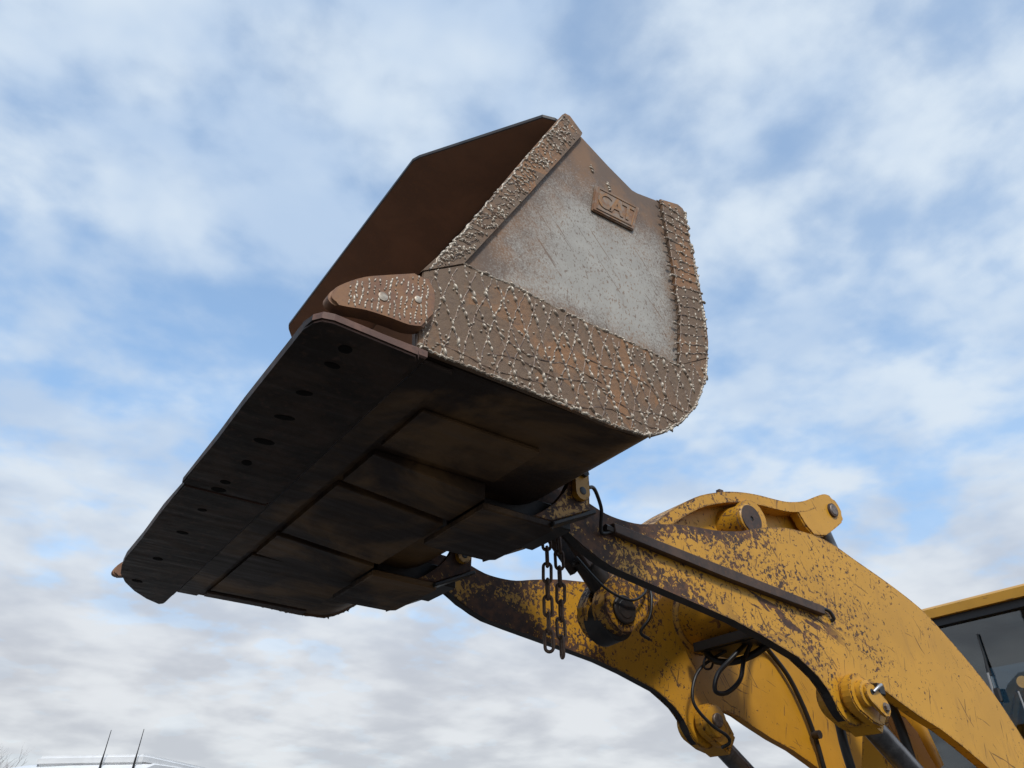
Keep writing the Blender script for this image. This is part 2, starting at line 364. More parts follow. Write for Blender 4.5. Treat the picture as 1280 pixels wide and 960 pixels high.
for f_ in bucket.data.polygons:                       # inner faces of the bent plate carry plain rust
    if len(f_.vertices) == 4 and all(((v % len(shell_poly)) >= no) for v in f_.vertices): f_.material_index = 1
# spill guard along the top lip, corners cut back
spill = [(1.66, Y0 + 0.03), (1.55, Y0 + 0.03), (1.49, Y0 + 0.05), (1.125, Y0 + 0.61), (1.109, Y0 + 0.65), (1.109, Y1 - 0.65), (1.125, Y1 - 0.61), (1.49, Y1 - 0.05), (1.55, Y1 - 0.03), (1.66, Y1 - 0.03)]
sg_ = prism('spill_guard', spill, 4.676, 4.702, 'inner_rust', bucket, 'z', 0.004, 1); sg_.data.materials.append(M['black_steel'])
for f_ in sg_.data.polygons:
    if abs(f_.normal.z) < 0.9: f_.material_index = 1

side_poly = [(0.905, 3.046), (0.885, 3.34), (0.998, 3.535), (1.129, 3.793), (1.321, 4.193), (1.556, 4.666), (1.575, 4.690), (1.60, 4.692), (1.682, 4.625), (1.848, 4.525), (1.996, 4.446), (2.03, 4.446), (2.162, 4.478), (2.30, 4.518), (2.335, 4.508), (2.35, 4.48), (2.350, 4.311), (2.365, 4.083), (2.371, 3.816), (2.361, 3.672), (2.337, 3.545), (2.297, 3.429), (2.216, 3.281), (2.114, 3.169), (2.013, 3.095), (1.95, 3.064), (1.886, 3.044), (1.80, 3.040)]
low_poly = [(0.902, 3.040), (0.898, 3.36), (1.057, 3.472), (1.284, 3.478), (1.513, 3.466), (1.761, 3.462), (2.146, 3.455), (2.345, 3.575), (2.34, 3.545), (2.302, 3.427), (2.221, 3.277), (2.119, 3.164), (2.018, 3.089), (1.95, 3.052), (1.888, 3.030), (1.72, 3.022), (1.5, 3.030), (1.2, 3.036)]
rear_poly = [(2.148, 3.458), (2.200, 3.74), (2.200, 4.076), (2.176, 4.483), (2.303, 4.522), (2.338, 4.512), (2.354, 4.482), (2.354, 4.311), (2.370, 4.083), (2.377, 3.816), (2.367, 3.672), (2.347, 3.578)]
front_poly = [(0.885, 3.345), (0.995, 3.533), (1.126, 3.793), (1.318, 4.193), (1.553, 4.668), (1.572, 4.694), (1.602, 4.697), (1.676, 4.625), (1.668, 4.602), (1.321, 3.955), (1.058, 3.476), (0.897, 3.362)]
def inside(x, z, poly):
    c = False; j = len(poly) - 1
    for i in range(len(poly)):
        xi, zi = poly[i]; xj, zj = poly[j]
        if (zi > z) != (zj > z) and x < (xj - xi) * (z - zi) / (zj - zi) + xi: c = not c
        j = i
    return c

class Beads:
    """hard-facing weld: ridges and droplets standing on a plane y = ys, outwards = sg"""
    def __init__(s, ys, sg): s.v = []; s.f = []; s.mi = []; s.ys = ys; s.sg = sg; s.r = random.Random(11)
    rm = 1
    def pt(s, x, z, h): return (x, s.ys + s.sg * h, z)
    def blob(s, x, z, r, h, el=1.0, ang=0.0):
        b = len(s.v); ca, sa = cos(ang), sin(ang)
        for rr, hh in ((1.0, -0.1), (0.78, 0.62)):
            for k in range(6):
                a = 2 * pi * k / 6 + s.r.random() * 0.4; px = rr * r * cos(a) * el; pz = rr * r * sin(a)
                s.v.append(s.pt(x + px * ca - pz * sa, z + px * sa + pz * ca, hh * h))
        s.v.append(s.pt(x, z, h))
        for k in range(6):
            k2 = (k + 1) % 6; s.f.append((b + k, b + k2, b + 6 + k2, b + 6 + k)); s.f.append((b + 6 + k, b + 6 + k2, b + 12)); s.mi += [0, 0]
    def ridge(s, pts, wd, h):
        b = len(s.v); n = len(pts)
        for i, (x, z) in enumerate(pts):
            ax, az = pts[max(i - 1, 0)]; bx, bz = pts[min(i + 1, n - 1)]; L = max(1e-6, sqrt((bx - ax) ** 2 + (bz - az) ** 2))
            nx, nz = -(bz - az) / L, (bx - ax) / L; ww = wd * s.r.uniform(0.6, 1.3); hh = h * s.r.uniform(0.5, 1.3)
            jx = s.r.uniform(-.3, .3) * wd
            s.v += [s.pt(x + nx * ww, z + nz * ww, -0.001), s.pt(x + jx, z + jx, hh), s.pt(x - nx * ww, z - nz * ww, -0.001)]
        for i in range(n - 1):
            p = b + 3 * i; s.f += [(p, p + 3, p + 4, p + 1), (p + 1, p + 4, p + 5, p + 2)]; s.mi += [s.rm, s.rm]
    def line(s, fn, L, poly=None, gap=0.021, r=0.0075, h=0.011, drop=0.2, ridge=True):
        n = max(3, int(L / gap)); run = []; 
        for i in range(n + 1):
            x, z = fn(i / n); x += s.r.uniform(-.0045, .0045); z += s.r.uniform(-.0045, .0045)
            if poly and not inside(x, z, poly):
                if len(run) > 2 and ridge: s.ridge(run, r * 0.95, h * 0.62)
                run = []; continue
            run.append((x, z))
            if s.r.random() > drop:
                x2, z2 = fn(min(1, i / n + .02)); k = s.r.choice((0.65, 0.8, 1.0, 1.0, 1.3))
                s.blob(x, z, r * k, h * k, s.r.uniform(1.6, 3.2), math.atan2(z2 - z, x2 - x))
        if len(run) > 2 and ridge: s.ridge(run, r * 0.95, h * 0.62)
    def build(s, parent, m='bead_metal'):
        me = data('weld_beads', s.v, s.f)
        o = link('weld_beads', me, m, parent, True, kind='stuff'); me.materials.append(M['bead_brown'])
        me.polygons.foreach_set('material_index', s.mi)
        return o

def polyline(pts):
    d = [0.0]
    for a, b in zip(pts, pts[1:]): d.append(d[-1] + sqrt((b[0] - a[0]) ** 2 + (b[1] - a[1]) ** 2))
    def f(t):
        q = t * d[-1]
        for i in range(len(pts) - 1):
            if q <= d[i + 1] or i == len(pts) - 2:
                k = (q - d[i]) / max(1e-9, d[i + 1] - d[i]); return (pts[i][0] + (pts[i + 1][0] - pts[i][0]) * k, pts[i][1] + (pts[i + 1][1] - pts[i][1]) * k)
    return f, d[-1]

def bucket_side(near):
    sg = -1 if near else 1; yb = Y0 if near else Y1
    o = lambda t: yb + sg * t                                        # distance outwards of the plate face
    def pr(name, poly, t0, t1, m, bev=0.005): 
        a, b = sorted((o(t0), o(t1))); return prism(name, poly, a, b, m, bucket, 'y', bev, 2)
    sp = pr('side_plate', side_poly, -0.028, 0.0, 'panel_grey', 0.003)
    sp['label'] = 'grey paint worn through to rust'
    pr('wear_plate', low_poly, 0.0005, 0.018, 'band_rust', 0.003)
    pr('wear_plate', rear_poly, 0.0005, 0.0185, 'band_rust', 0.003)
    pr('edge_bar', front_poly, -0.034, 0.0215, 'band_rust', 0.006)
    B = Beads(o(0.0175), sg); rn = B.r
    # lower band: chain-link net of welds
    for i in range(-4, 27):
        for kx, ph in ((0.40, 0.0), (-0.30, 0.012)):
            a1, a2 = rn.uniform(-.006, .006), rn.uniform(-.006, .006); w1 = rn.uniform(0, 6)
            def fn(t, i=i, kx=kx, ph=ph, a1=a1, a2=a2, w1=w1):
                z = 3.50 - 0.52 * t
                return (0.90 + ph + i * 0.070 + kx * 0.52 * t + a1 + (a2 - a1) * t + 0.004 * sin(9 * t + w1), z)
            B.line(fn, 0.58, low_poly, 0.0225, 0.0050 if kx > 0 else 0.0036, 0.0095 if kx > 0 else 0.007, 0.06 if kx > 0 else 0.22)
    for i in range(6):                                              # thin wandering cross runs
        z0 = 3.06 + i * 0.046
        def fn(t, z0=z0, i=i): return (0.9 + 1.45 * t, z0 + 0.03 * sin(7 * t + i * 2.1) + 0.016 * sin(23 * t + i) - 0.04 * t)
        x0 = rn.uniform(0, .6); 
        def fn2(t, fn=fn, x0=x0): return fn(x0 + 0.4 * t)
        B.line(fn2, 0.6, low_poly, 0.03, 0.0038, 0.007, 0.6)
    for i in range(110):
        x, z = rn.uniform(0.9, 2.35), rn.uniform(3.03, 3.5)
        if inside(x, z, low_poly): B.blob(x, z, rn.uniform(.003, .006), rn.uniform(.005, .009), 1.6, rn.uniform(0, 3))
    f, L = polyline([(1.057, 3.474), (1.284, 3.480), (1.513, 3.468), (1.761, 3.464), (2.148, 3.457)]); B.rm = 0; B.line(f, L, None, 0.012, 0.005, 0.008, 0.5)
    f, L = polyline([(0.91, 3.046), (1.2, 3.042), (1.5, 3.036), (1.72, 3.028), (1.888, 3.036), (1.95, 3.058), (2.018, 3.095), (2.115, 3.168), (2.215, 3.279), (2.297, 3.427), (2.34, 3.575)])
    B.line(f, L, None, 0.012, 0.0046, 0.008, 0.25); B.line(lambda t: (f(t)[0] + .006 * sin(90 * t), f(t)[1] + .006 + .006 * sin(61 * t)), L, None, 0.02, 0.0042, 0.008, 0.4, False)
    B.rm = 1
    # rear band: dotted columns and cross strokes
    inn = [(2.150, 3.475), (2.198, 3.74), (2.198, 4.076), (2.18, 4.47)]; outr = [(2.345, 3.59), (2.373, 3.816), (2.366, 4.083), (2.350, 4.48)]
    fi, Li = polyline(inn); fo, Lo = polyline(outr)
    for k in (0.03, 0.34, 0.62, 0.95):
        def fn(t, k=k): a = fi(t); b = fo(t); return (a[0] + (b[0] - a[0]) * k, a[1] + (b[1] - a[1]) * k)
        B.line(fn, 1.0, None, 0.021, 0.0038 if k < .9 else 0.0058, 0.008 if k < .9 else 0.012, 0.25, k in (.03,))
    for i in range(17):
        t = (i + .5) / 17; a = fi(t); b = fo(t)
        B.line(lambda q: (a[0] - 0.03 + (b[0] - a[0] + 0.034) * q, a[1] + (b[1] - a[1]) * q + 0.010 - 0.028 * q), 0.2, None, 0.022, 0.0045, 0.009, 0.3)
    B.build(bucket)
    # front bar: slanting strokes and scattered droplets
    B = Beads(o(0.021), sg); rn = B.r
    f1, L1 = polyline([(0.92, 3.38), (1.0, 3.535), (1.13, 3.793), (1.325, 4.193), (1.56, 4.66)]); f2, L2 = polyline([(1.04, 3.46), (1.18, 3.70), (1.321, 3.955), (1.49, 4.28), (1.655, 4.605)])
    B.rm = 1
    for i in range(64):
        t = (i + rn.uniform(0, .8)) / 64; a = f1(t); b = f2(min(1, max(0, t + rn.uniform(-.06, .02))))
        q0 = rn.uniform(0, .25); q1 = rn.uniform(.65, .98)
        B.line(lambda q: (a[0] + (b[0] - a[0]) * (q0 + (q1 - q0) * q), a[1] + (b[1] - a[1]) * (q0 + (q1 - q0) * q) + .012 * sin(5 * q + i)), 0.13 * (q1 - q0) + .02, front_poly, 0.013, 0.0036, 0.007, 0.5)
    for i in range(130):
        t = rn.random(); k = rn.uniform(.03, .97); a = f1(t); b = f2(t)
        B.blob(a[0] + (b[0] - a[0]) * k, a[1] + (b[1] - a[1]) * k, rn.uniform(.0028, .0048), rn.uniform(.004, .007), 1.8, rn.uniform(0, 3))
    B.rm = 0
    for t0 in (0.0,): B.line(f1, L1, None, 0.016, 0.0046, 0.008, 0.3)
    B.build(bucket)
    return sp
bucket_side(True); bucket_side(False)

# tooth-like corner shroud on both side edges
tooth = smooth2([(0.905, 3.106), (0.85, 3.088), (0.78, 3.086), (0.70, 3.079), (0.64, 3.064), (0.600, 3.058), (0.578, 3.072), (0.582, 3.100), (0.62, 3.148), (0.68, 3.202), (0.75, 3.245), (0.82, 3.285), (0.865, 3.308), (0.905, 3.306), (0.926, 3.285), (0.934, 3.22), (0.930, 3.15)], 3)
for near in (True, False):
    ya, yb_ = (Y0 - 0.052, Y0 + 0.004) if near else (Y1 - 0.004, Y1 + 0.052)
    prism('corner_tooth', tooth, ya, yb_, 'tooth_rust', bucket, 'y', 0.009, 3, smooth=60)
    sg = -1 if near else 1; B = Beads(ya if near else yb_, sg)
    for i in range(15):
        x = 0.640 + i * 0.019
        zs = [z / 1000 for z in range(3070, 3300, 4) if inside(x, z / 1000, tooth) and inside(x, z / 1000 + .014, tooth) and inside(x, z / 1000 - .012, tooth)]
        if len(zs) < 4: continue
        for z in [zs[0] + k * 0.0125 for k in range(1 + int((zs[-1] - zs[0]) / 0.0125))]:
            if (x - .749) ** 2 + (z - 3.155) ** 2 < .021 ** 2 or (x - .872) ** 2 + (z - 3.2) ** 2 < .019 ** 2: continue
            if B.r.random() > .14: B.blob(x + B.r.uniform(-.004, .004), z + B.r.uniform(-.003, .003), B.r.uniform(.0026, .0042), 0.004, B.r.uniform(1.5, 3.2), pi / 2 + B.r.uniform(-.35, .35))
    B.build(bucket)
    yy = ya if near else yb_
    for cx, cz, rr in ((0.749, 3.155, 0.0175), (0.872, 3.200, 0.014)):
        lathe('plug_weld', [(-0.004, rr), (0.003, rr * .95), (0.005, rr * .6)], (cx, yy, cz), (0, sg, 0), 'bead_metal', bucket, 20)
# cutting edge: base edge, two bolt-on segments, their bolts as flush discs with recess shade in the colour
be = prism('base_edge', [(0.64, Y0 - 0.03), (0.60, Y0 + 0.01), (0.60, Y1 - 0.60), (0.66, Y1 - 0.35), (0.80, Y1 - 0.06), (0.90, Y1 + 0.01), (0.935, Y1 + 0.01), (0.935, Y0 - 0.03)], 3.001, 3.036, 'edge_steel', bucket, 'z', 0.006); be.data.materials.append(M['edge_rust'])
for f_ in be.data.polygons:
    if f_.normal.y < -0.5: f_.material_index = 1
seg_a = [(0.595, 1.772), (0.560, 1.782), (0.541, 1.81), (0.535, 1.86), (0.533, 2.4), (0.537, 2.7), (0.534, 3.163), (0.896, 3.163), (0.896, 1.81), (0.88, 1.785)]
seg_b = [(0.545, 3.172), (0.540, 3.5), (0.546, 3.9), (0.543, 4.24), (0.552, 4.36), (0.575, 4.50), (0.625, 4.65), (0.70, 4.78), (0.80, 4.89), (0.885, 4.965), (0.91, 4.93), (0.904, 3.172)]
for sgm in (seg_a, seg_b):
    ce = prism('cutting_edge', sgm, 2.965, 3.0005, 'edge_steel', bucket, 'z', 0.007, 2); ce.data.materials.append(M['edge_rust'])
    for f_ in ce.data.polygons:
        if f_.normal.y < -0.5: f_.material_index = 1
def bolt_mesh():
    bm = bmesh.new(); add_lathe(bm, [(-0.02, 0.027), (0.0012, 0.027), (0.002, 0.02)], (0, 0, 0), (0, 0, -1), 14)
    me = mesh_of(bm, 'bolt'); me.materials.append(M['recess_shade']); return me  # black stands for the shade inside the bolt recesses
bme = bolt_mesh()
for y in (1.88, 1.985, 2.195, 2.39, 2.605, 2.815, 3.04, 3.13, 3.385, 3.71, 4.15, 4.58):
    b = bpy.data.objects.new('bolt', bme); COL.objects.link(b); b.parent = bucket; b.location = Vector((0.682 + random.uniform(-.008, .008), y, 2.9655)) - origin(bucket); b.scale = (random.uniform(.7, 1.5), random.uniform(.6, 1.0), 1); b.rotation_euler = (0, 0, random.uniform(-.5, .5))
# wear plates under the floor, following its slope
def floor_z(x): 
    for (xa, za), (xb, zb) in zip(outer, outer[1:]):
        if xa <= x <= xb: return za + (zb - za) * (x - xa) / (xb - xa)
    return outer[0][1]
def under(name, y0, y1, x0, x1, t0, t1, m):
    bm = bmesh.new()
    add_prism(bm, [(x0, floor_z(x0) - t0), (x1, floor_z(x1) - t1), (x1, floor_z(x1) - 0.001), (x0, floor_z(x0) - 0.001)], y0, y1, 'y', 0.004)
    return link(name, mesh_of(bm, name), m, bucket)
under('wear_strip', Y0 + 0.02, Y1 - 0.02, 0.945, 1.06, 0.022, 0.022, 'shell_steel')
for a, b in ((2.545, 2.845), (2.895, 3.55), (3.60, 3.91)):
    under('wear_strip', a, b, 1.10, 1.63, 0.026, 0.075, 'shell_steel')
under('wear_strip', Y0 + 0.30, 2.485, 1.10, 1.63, 0.016, 0.022, 'shell_steel')
under('wear_strip', 3.965, Y1 - 0.16, 1.10, 1.72, 0.016, 0.022, 'shell_steel')
under('wear_strip', Y1 - 0.11, Y1 - 0.03, 1.10, 1.72, 0.02, 0.02, 'bare_steel')
# hinge lugs and skid plates of both lift arms, tilt lug in the middle
lug = [(1.90, 2.957), (2.005, 2.957), (2.235, 3.068), (2.240, 3.32), (2.19, 3.33), (2.135, 3.22), (2.09, 3.125), (2.03, 3.055), (1.97, 3.0)]
for yc in (YC - 0.525, YC + 0.525):
    bm = bmesh.new(); add_prism(bm, [(1.635, yc - 0.263), (1.655, yc - 0.268), (1.995, yc - 0.268), (2.03, yc - 0.24), (2.03, yc + 0.225), (1.985, yc + 0.263), (1.655, yc + 0.263), (1.635, yc + 0.25)], 2.922, 2.956, 'z', 0.006)
    link('skid_plate', mesh_of(bm, 'skid_plate'), 'shell_steel', bucket)
    for s_ in (-1, 1):
        ya = yc + s_ * 0.245
        prism('hinge_lug', smooth2(lug, 1), ya - 0.02, ya + 0.02, 'lug_paint' if s_ < 0 else 'black_steel', bucket, 'y', 0.004)
        # sloping rim under the lug
        bm = bmesh.new(); add_prism(bm, [(1.995, 2.925), (2.25, 3.048), (2.243, 3.066), (1.988, 2.944)], ya - 0.05, ya + 0.05, 'y', 0.004); link('lug_rim', mesh_of(bm, 'lug_rim'), 'black_steel', bucket)
    keep = [(2.125, 3.250), (2.205, 3.250), (2.208, 3.127)] + arc(2.166, 3.135, 0.043, -10, -170, 8) + [(2.124, 3.127)]
    bm = bmesh.new(); add_prism(bm, keep, yc - 0.300, yc - 0.267, 'y', 0.004)
    link('pin_keeper', mesh_of(bm, 'pin_keeper'), 'keeper_paint', bucket, label='yellow pin keeper with a round hole')
    lathe('hinge_pin', [(0, 0.018), (0.001, 0.020), (0.60, 0.020), (0.601, 0.018)], (2.166, yc - 0.302, 3.137), (0, 1, 0), 'rubber', bucket, 20)
    lathe('keeper_bolt', [(0, 0.020), (0.02, 0.020), (0.021, 0.018)], (2.172, yc - 0.322, 3.225), (0, 1, 0), 'black_steel', bucket, 6, False)
    box('gusset', (1.70, 2.2), (yc - 0.16, yc + 0.16), (2.99, 3.10), 'black_steel', bucket)
for s_ in (-1, 1):
    prism('tilt_lug', [(2.28, 3.78), (2.28, 3.40), (2.48, 3.44), (2.60, 3.50), (2.62, 3.58), (2.56, 3.65)], YC + s_ * 0.13 - 0.022, YC + s_ * 0.13 + 0.022, 'bare_steel', bucket)

# cast name plate with raised letters on the near side
npoly = [(1.711, 4.139), (1.965, 4.152), (2.020, 4.330), (1.742, 4.318)]
plate = prism('name_plate', npoly, Y0 - 0.016, Y0 - 0.0005, 'plate_rust', bucket, 'y', 0.005, 2, label='cast plate with the raised letters CAT')
cx, cz = 1.861, 4.236
frame = [(1.735, 4.158), (1.948, 4.170), (1.992, 4.312), (1.764, 4.301)]
fr_pts = [Vector((a, Y0 - 0.016, b)) for a, b in frame]
bm = bmesh.new(); add_tube(bm, catmull(fr_pts, 1, True), 0.0045, 5, True); link('plate_rim', mesh_of(bm, 'plate_rim'), 'letter_rust', bucket)
for ch, off in (('C', -0.071), ('A', 0.002), ('T', 0.070)):
    cu = bpy.data.curves.new('letter', 'FONT'); cu.body = ch; cu.size = 0.145; cu.extrude = 0.003; cu.align_x = 'CENTER'; cu.align_y = 'CENTER'; cu.offset = 0.004
    to = bpy.data.objects.new('tmp', cu); COL.objects.link(to); bpy.context.view_layer.update()
    me = bpy.data.meshes.new_from_object(to.evaluated_get(bpy.context.evaluated_depsgraph_get())); bpy.data.objects.remove(to); bpy.data.curves.remove(cu)
    for v in me.vertices:
        x, y, zq = v.co; x *= 0.82
        v.co = (cx + off + x + 0.2 * y, Y0 - 0.017 - zq, cz + y + (off + x) * 0.05)
    me.materials.clear(); link('letter', me, 'letter_rust', bucket)
for (x, z), L in (((1.735, 4.415), 0.035), ((1.835, 4.355), 0.04)):     # stray weld drips above the plate
    B = Beads(Y0 - 0.0005, -1); B.line(lambda t: (x + 0.3 * L * t, z + L * (1 - t)), L, None, 0.008, 0.004, 0.007, 0.1); B.build(bucket)

# ---- lift arms
top = [(2.392, 3.215), (2.503, 3.184), (2.62, 3.176), (2.742, 3.184), (2.874, 3.216), (3.076, 3.258), (3.257, 3.280), (3.377, 3.296), (3.559, 3.336), (3.69, 3.382), (3.849, 3.430), (4.019, 3.465), (4.156, 3.478), (4.345, 3.482), (4.52, 3.456), (4.699, 3.405), (5.034, 3.313), (5.30, 3.225), (5.45, 3.155), (5.674, 3.009), (5.871, 2.863), (6.057, 2.698), (6.192, 2.539), (6.30, 2.40), (6.42, 2.20)]
pivot = arc(6.32, 1.98, 0.20, 30, -150, 10)
bot = [(6.02, 2.03), (5.85, 2.13), (5.629, 2.233), (5.424, 2.324), (5.218, 2.404), (5.004, 2.462), (4.797, 2.533), (4.664, 2.590), (4.567, 2.610), (4.50, 2.600), (4.455, 2.565)] + arc(4.305, 2.505, 0.165, 5, -160, 12) + [(4.125, 2.50), (4.095, 2.535), (4.043, 2.575), (3.975, 2.622), (3.883, 2.664), (3.747, 2.700), (3.598, 2.740), (3.383, 2.786), (3.059, 2.832), (2.686, 2.882), (2.523, 2.907), (2.442, 2.933), (2.337, 2.972), (2.23, 3.042)]
nose = arc(2.165, 3.135, 0.105, -60, -270, 12)
arm_poly = smooth2(top, 3) + pivot + bot + nose + [(2.27, 3.235)]
arm_poly = [p for i, p in enumerate(arm_poly) if i == 0 or (abs(p[0] - arm_poly[i - 1][0]) + abs(p[1] - arm_poly[i - 1][1])) > 0.004]
YN = (YC - 0.60, YC - 0.535); YF = (YC + 0.535, YC + 0.60)
arms = []
for (a, b), m in ((YN, 'arm_paint'), (YF, 'far_arm_paint')):
    arm = prism('lift_arm', arm_poly, a, b, m, loader, 'y', 0.006, 2); arms.append(arm)
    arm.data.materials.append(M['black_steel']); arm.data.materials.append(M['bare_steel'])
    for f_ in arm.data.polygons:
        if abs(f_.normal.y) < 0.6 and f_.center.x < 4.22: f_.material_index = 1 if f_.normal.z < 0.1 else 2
    out_ = a if m == 'arm_paint' else b; sg = -1 if m == 'arm_paint' else 1
    rail = [(2.516, 3.122), (3.33, 3.056), (4.180, 2.990), (4.172, 2.938), (3.318, 3.000), (2.522, 3.072)]
    y_a, y_b = sorted((out_ + sg * 0.0005, out_ + sg * 0.045))
    prism('guard_rail', rail, y_a, y_b, 'bare_steel', arm, 'y', 0.004, label='bare brown steel guard rail')
    yt = out_ + sg * 0.02
    tube('grease_tube', [(4.16, yt, 2.972), (4.21, yt, 2.984), (4.26, yt, 2.975), (4.285, yt, 2.940), (4.282, yt + .018 * -sg, 2.928)], 0.011, 'rubber', arm)
    tube('grease_tube', [(2.232, YC + sg * 0.79, 3.185), (2.275, YC + sg * 0.775, 3.20), (2.33, YC + sg * 0.74, 3.185), (2.395, YC + sg * 0.69, 3.145), (2.43, YC + sg * 0.64, 3.09), (2.455, yt, 3.06), (2.53, yt, 3.09)], 0.0095, 'rubber', arm)
    lathe('tube_fitting', [(0, .02), (.05, .02), (.052, .014), (.075, .014)], (2.475, yt, 3.095), (1, 0, -0.08), 'black_steel', arm, 6, False)
    # bosses round the lift cylinder pin
    for t0, t1, r in ((0.0005, 0.028, 0.100), (0.0285, 0.040, 0.088), (0.0405, 0.049, 0.094)):
        a2, b2 = sorted((out_ + sg * t0, out_ + sg * t1)); disc('pin_boss', 4.305, 2.505, a2, b2, r, m, arm, 0.004)
# stiffening flange on the outer side of the far arm's rear part
prism('arm_flange', [(5.10, 3.29), (5.45, 3.165), (5.69, 3.015), (5.89, 2.868), (6.08, 2.70), (6.22, 2.54), (6.18, 2.50), (6.04, 2.66), (5.85, 2.83), (5.65, 2.975), (5.42, 3.12), (5.09, 3.245)], YF[1] + 0.001, YF[1] + 0.12, 'plain_paint', arms[1])

# ---- cross tube, brackets of the bellcrank, valve block underneath
ctube = lathe('cross_tube', [(0, 0.235), (0.02, 0.215), (0.03, 0.205), (1.04, 0.205), (1.05, 0.215), (1.068, 0.235)], (4.345, YC - 0.534, 3.185), (0, 1, 0), 'lever_paint', loader, 48)
for s_ in (-1, 1):
    prism('lever_bracket', [(4.17, 3.30), (4.52, 3.30), (4.40, 3.66)] + arc(4.27, 3.735, 0.14, -10, 190, 10), YC + s_ * 0.155 - 0.03, YC + s_ * 0.155 + 0.03, 'lever_paint', ctube)
box('hose_guard', (4.20, 4.47), (YC - 0.16, YC + 0.40), (2.92, 2.975), 'rubber', ctube, 0.01)
box('hose_guard', (4.16, 4.198), (YC - 0.18, YC + 0.42), (2.925, 2.985), 'rubber', ctube, 0.006)

# ---- bellcrank lever
lev_top = [(3.019, 2.760), (2.925, 2.80), (2.888, 2.889), (2.90, 2.96), (2.955, 3.06), (3.10, 3.25), (3.25, 3.42), (3.382, 3.53), (3.471, 3.600), (3.609, 3.694), (3.794, 3.798), (4.007, 3.880), (4.14, 3.918), (4.272, 3.946), (4.425, 3.968), (4.588, 3.981), (4.748, 3.999), (4.90, 4.038), (5.0, 4.075), (5.115, 4.132), (5.246, 4.193), (5.32, 4.208), (5.385, 4.194), (5.436, 4.146), (5.464, 4.077), (5.448, 4.02), (5.411, 3.985), (5.277, 3.896), (5.141, 3.815)]
lev_bot = [(4.95, 3.745), (4.70, 3.66), (4.50, 3.585), (4.36, 3.555), (4.20, 3.545), (4.05, 3.525), (3.90, 3.43), (3.65, 3.25), (3.42, 3.08), (3.25, 2.95), (3.16, 2.86), (3.11, 2.80)]
lever_poly = smooth2(lev_top, 2) + smooth2(lev_bot, 2)
YL = YC - 0.10
lever = prism('bellcrank', lever_poly, YL + 0.07, YL + 0.095, 'lever_paint', loader, 'y', 0.004)
prism('web', lever_poly, YC + 0.045, YC + 0.07, 'lever_paint', lever, 'y', 0.004)
# thick rim along the upper edge of the casting and round both eyes
def rim(pts, wd, name='rim'):
    n = len(pts); inn = []
    for i, p in enumerate(pts):
        a = Vector(pts[max(i - 1, 0)]); b = Vector(pts[min(i + 1, n - 1)]); t = (b - a).normalized(); ww = wd if not isinstance(wd, list) else wd[i]
        inn.append((p[0] + t.y * ww, p[1] - t.x * ww))
    return pts + inn[::-1]
tp = smooth2(lev_top[6:20], 3); 
prism('rim', rim(tp, 0.078), YL - 0.045, YC + 0.12, 'lever_paint', lever, 'y', 0.008, 2)
head = smooth2(lev_top[17:], 3)
prism('rod_eye', head + [(5.02, 3.79), (4.93, 3.86), (4.86, 3.96)], YL - 0.043, YL + 0.04, 'lever_paint', lever, 'y', 0.012, 3)
prism('rod_eye', head + [(5.02, 3.79), (4.93, 3.86), (4.86, 3.96)], YC + 0.06, YC + 0.128, 'lever_paint', lever, 'y', 0.012, 3)
cheek = smooth2([(3.12, 2.82), (3.07, 2.775), (3.019, 2.760), (2.925, 2.80), (2.888, 2.889), (2.90, 2.96), (2.955, 3.06), (3.10, 3.25)], 3) + [(3.30, 3.40), (3.52, 3.36), (3.60, 3.22), (3.35, 3.03)]
for a, b in ((YL - 0.03, YL + 0.069), (YC + 0.071, YC + 0.13)):
    prism('fork_cheek', cheek, a, b, 'lever_paint', lever, 'y', 0.008, 2)
lathe('lever_pin', [(0, .050), (.004, .054), (.32, .054), (.325, .05)], (3.019, YL - 0.055, 2.889), (0, 1, 0), 'black_steel', lever, 28)
lathe('pin_collar', [(0, .075), (.006, .082), (.02, .082), (.0205, .07)], (3.019, YL - 0.0505, 2.889), (0, 1, 0), 'black_steel', lever, 32)
# round pivot boss with bare end face and centre hole
bm = bmesh.new(); add_lathe(bm, [(0.0, 0.017), (0.0, 0.100), (0.008, 0.110), (0.030, 0.112), (0.031, 0.116), (0.10, 0.120), (0.13, 0.125), (0.22, 0.135)], (4.175, YC - 0.235, 3.69), (0, 1, 0), 40, False)
boss = link('pivot_boss', mesh_of(bm, 'pivot_boss'), 'lever_paint', lever, 35)
bm = bmesh.new(); add_lathe(bm, [(0.0, 0.0165), (-0.004, 0.0175), (-0.0045, 0.098), (0.0, 0.1005)], (4.175, YC - 0.236, 3.69), (0, 1, 0), 40, False)
link('end_face', mesh_of(bm, 'end_face'), 'bare_steel', lever, 35)
lathe('hole', [(0.0, .0168), (0.03, .0168)], (4.175, YC - 0.234, 3.69), (0, 1, 0), 'rubber', lever, 16)
lathe('lever_pin', [(0, .040), (.005, .046), (.30, .046), (.302, .04)], (5.330, YC - 0.167, 4.075), (0, 1, 0), 'pin_steel', lever, 28)
lathe('pin_ring', [(0, .046), (.002, .056), (.018, .058)], (5.330, YC - 0.162, 4.075), (0, 1, 0), 'bare_steel', lever, 28)
box('lug_bolt', (4.02, 4.06), (YC - 0.13, YC - 0.09), (3.885, 3.915), 'bare_steel', lever, 0.004)

